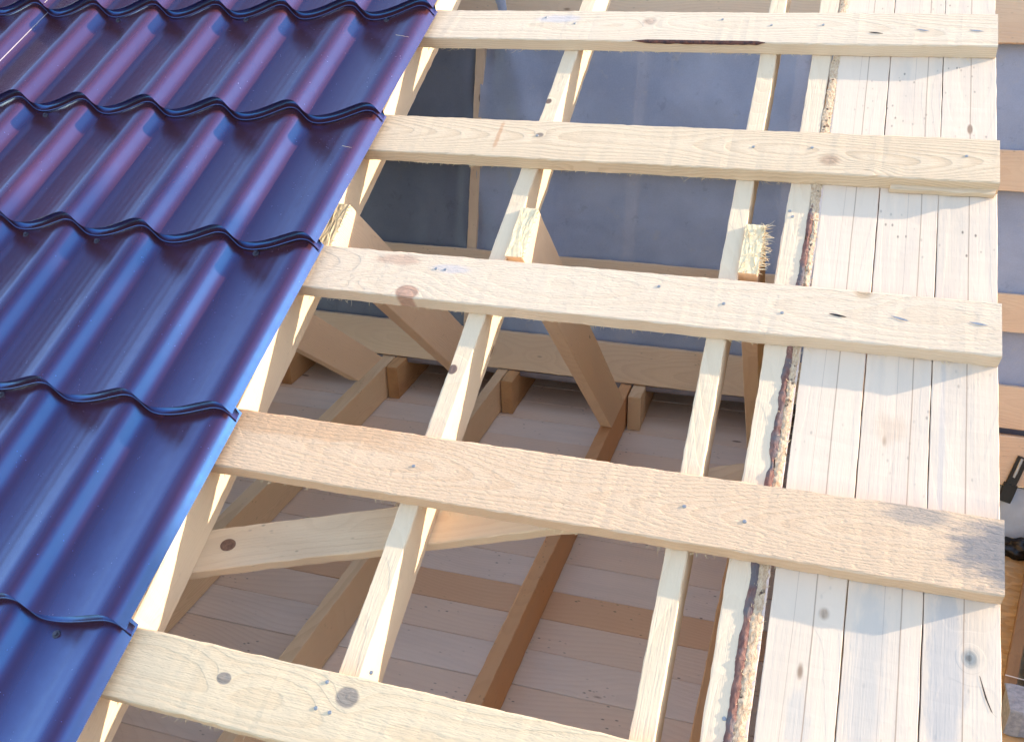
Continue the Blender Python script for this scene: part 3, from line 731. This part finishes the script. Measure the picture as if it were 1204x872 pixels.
# black clamp with a slotted rail, standing against the wall
cl_ = bpy.data.objects.new('clamp', None); COL.objects.link(cl_)
cl_.matrix_world = Matrix((XV, aV, nW)).transposed().to_4x4(); cl_.location = wall(.461, -.085, .022)
tag(cl_, 'black clamp with a slotted steel rail leaning on the orange-pink board', 'clamp')
bm = board_bm(.100, .026, .010, seg=6); o = obj('body', bm, M['black'], cl_); o.rotation_euler = (0, 0, R(76)); o.location = (0, -.02, .004)
bm = board_bm(.055, .007, .003, seg=4); o2 = obj('steel_rail', bm, M['zinc'], cl_); o2.rotation_euler = (0, 0, R(76)); o2.location = (.003, 0, .0105)
bm = board_bm(.050, .034, .014, seg=4); o3 = obj('foot', bm, M['black'], cl_); o3.rotation_euler = (0, 0, R(76)); o3.location = (-.012, -.072, .004)
bm = bmesh.new(); rr = random.Random(12)
p = Vector((-.05, 0, 0)); 
bm2 = bmesh.new(); bmesh.ops.create_icosphere(bm2, subdivisions=4, radius=1)
for v in bm2.verts:
    nn_ = 1+.55*noise.noise(v.co*2.3)+.25*noise.noise(v.co*6)
    v.co = Vector((v.co.x*.075*nn_, v.co.y*.028*nn_, max(-.014, v.co.z*.028*nn_)))
o = obj('crumpled_bag', bm2, simple('black_film', (.012, .012, .015), .3, ns=60), smooth=True); o.location = lev(.50, 2.01, HD)+Vector((0, 0, .014)); tag(o, 'crumpled black bag on the deck in front of the pale blue panel', 'bag')
bm.free()
bm = bmesh.new(); strands(bm, Vector((0, 0, 0)), Vector((1, -.12, 0)), .14, .0016, .03, random.Random(4), 8)
o = obj('white_cord', bm, simple('white_cord', (.75, .75, .75), .6)); o.location = lev(.402, 1.535, HD)+Vector((0, 0, .068)); tag(o, 'short white cord lying across the frosty block', 'cord')

# ------------------------------------------------------------------ added out of view right of the house; crown shaped to shade the lower tiles
e1v = (UV*.897 - XV*.441).normalized(); e2v = sd.cross(e1v).normalized()
if e2v.dot(NV) < 0: e2v = -e2v
org = Vector((0, 0, CZ)) - NV*S
def tp(a, b, dist): return org + e1v*(a*S) + e2v*(b*S) + sd*dist
rr = random.Random(21)
bm = bmesh.new()
for k in range(15000):
    a = rr.uniform(-2.6, 1.35); dist = rr.uniform(7.5, 10.5)
    lim = .105 + .02*noise.noise(Vector((a*3, dist, 0)))
    b = lim + abs(rr.gauss(0, 1))*.55 if rr.random() < .8 else rr.uniform(lim, 2.4)
    if a > .95 and rr.random() < (a-.95)/.4: continue
    c_ = tp(a, b, dist)
    n_ = Vector((rr.gauss(0, 1), rr.gauss(0, 1), rr.gauss(0, 1))).normalized(); u_ = n_.orthogonal().normalized(); v_ = n_.cross(u_)
    s_ = rr.uniform(.05, .085)
    bm.faces.new([bm.verts.new(c_+u_*s_), bm.verts.new(c_+v_*s_*.5), bm.verts.new(c_-u_*s_), bm.verts.new(c_-v_*s_*.5)])
lf = simple('leaf_green', (.06, .10, .03), .6, ns=3, col2=(.09, .13, .04))
tb = tp(-1.3, .3, 9.); tb.z = 0
shade_tree = bpy.data.objects.new('shade_tree', None); COL.objects.link(shade_tree); shade_tree.location = tb; tag(shade_tree, 'unseen leafy crown and trunk added to shade the lower tiles', 'shade_tree')
bmesh.ops.translate(bm, verts=bm.verts, vec=-tb)
obj('crown', bm, lf, shade_tree)
bm = bmesh.new()
def limb(p0, p1, r0, r1, n=8):
    prev = None; d_ = (p1-p0); u_ = d_.orthogonal().normalized(); v_ = d_.normalized().cross(u_)
    for i in range(n+1):
        q = i/n; p = p0+d_*q+Vector((noise.noise(p0+Vector((q*2, 0, 0))), noise.noise(p0+Vector((0, q*2, 0))), 0))*.12*math.sin(q*math.pi); rad = r0+(r1-r0)*q
        ring = [bm.verts.new(p+(u_*math.cos(t_)+v_*math.sin(t_))*rad) for t_ in [math.tau*k/10 for k in range(10)]]
        if prev:
            for k in range(10): bm.faces.new((prev[k], prev[(k+1) % 10], ring[(k+1) % 10], ring[k]))
        prev = ring
top = tp(-1.1, 1.0, 9.)-tb
limb(Vector((0, 0, 0)), top, .22, .12)
for a, b, dist in ((.3, .7, 9.), (-.2, 1.4, 9.8), (-2., 1.2, 8.6), (.7, 1.2, 8.8), (-1.2, 2.2, 9.2), (-.5, .6, 8.2)): limb(top*.92, tp(a, b, dist)-tb, .09, .02)
obj('trunk', bm, simple('tree_bark', (.10, .08, .06), .9, ns=20), shade_tree, True)

# ------------------------------------------------------------------ unseen far wood added to darken the tile reflections
bm = bmesh.new(); rr = random.Random(5)
for k in range(26000):
    y = rr.uniform(-70, 75); hh = 16.2 + 2.2*noise.noise(Vector((y*.12, 0, 0))) + 1.2*noise.noise(Vector((y*.5, 3, 0)))
    z = hh*(1-rr.random()**1.6*1.0); x = 38 + rr.uniform(0, 5) + 1.5*noise.noise(Vector((y*.4, z*.4, 0)))
    c_ = Vector((x, y, max(.2, z))); n_ = Vector((rr.gauss(0, 1), rr.gauss(0, 1), rr.gauss(0, 1))).normalized(); u_ = n_.orthogonal().normalized(); v_ = n_.cross(u_)
    s_ = rr.uniform(.3, .6)
    bm.faces.new([bm.verts.new(c_+u_*s_), bm.verts.new(c_+v_*s_*.7), bm.verts.new(c_-u_*s_), bm.verts.new(c_-v_*s_*.7)])
fw = obj('added_far_wood', bm, lf); tag(fw, 'unseen dense green wood added far to the right to darken the tile reflections', 'wood', kind='stuff')
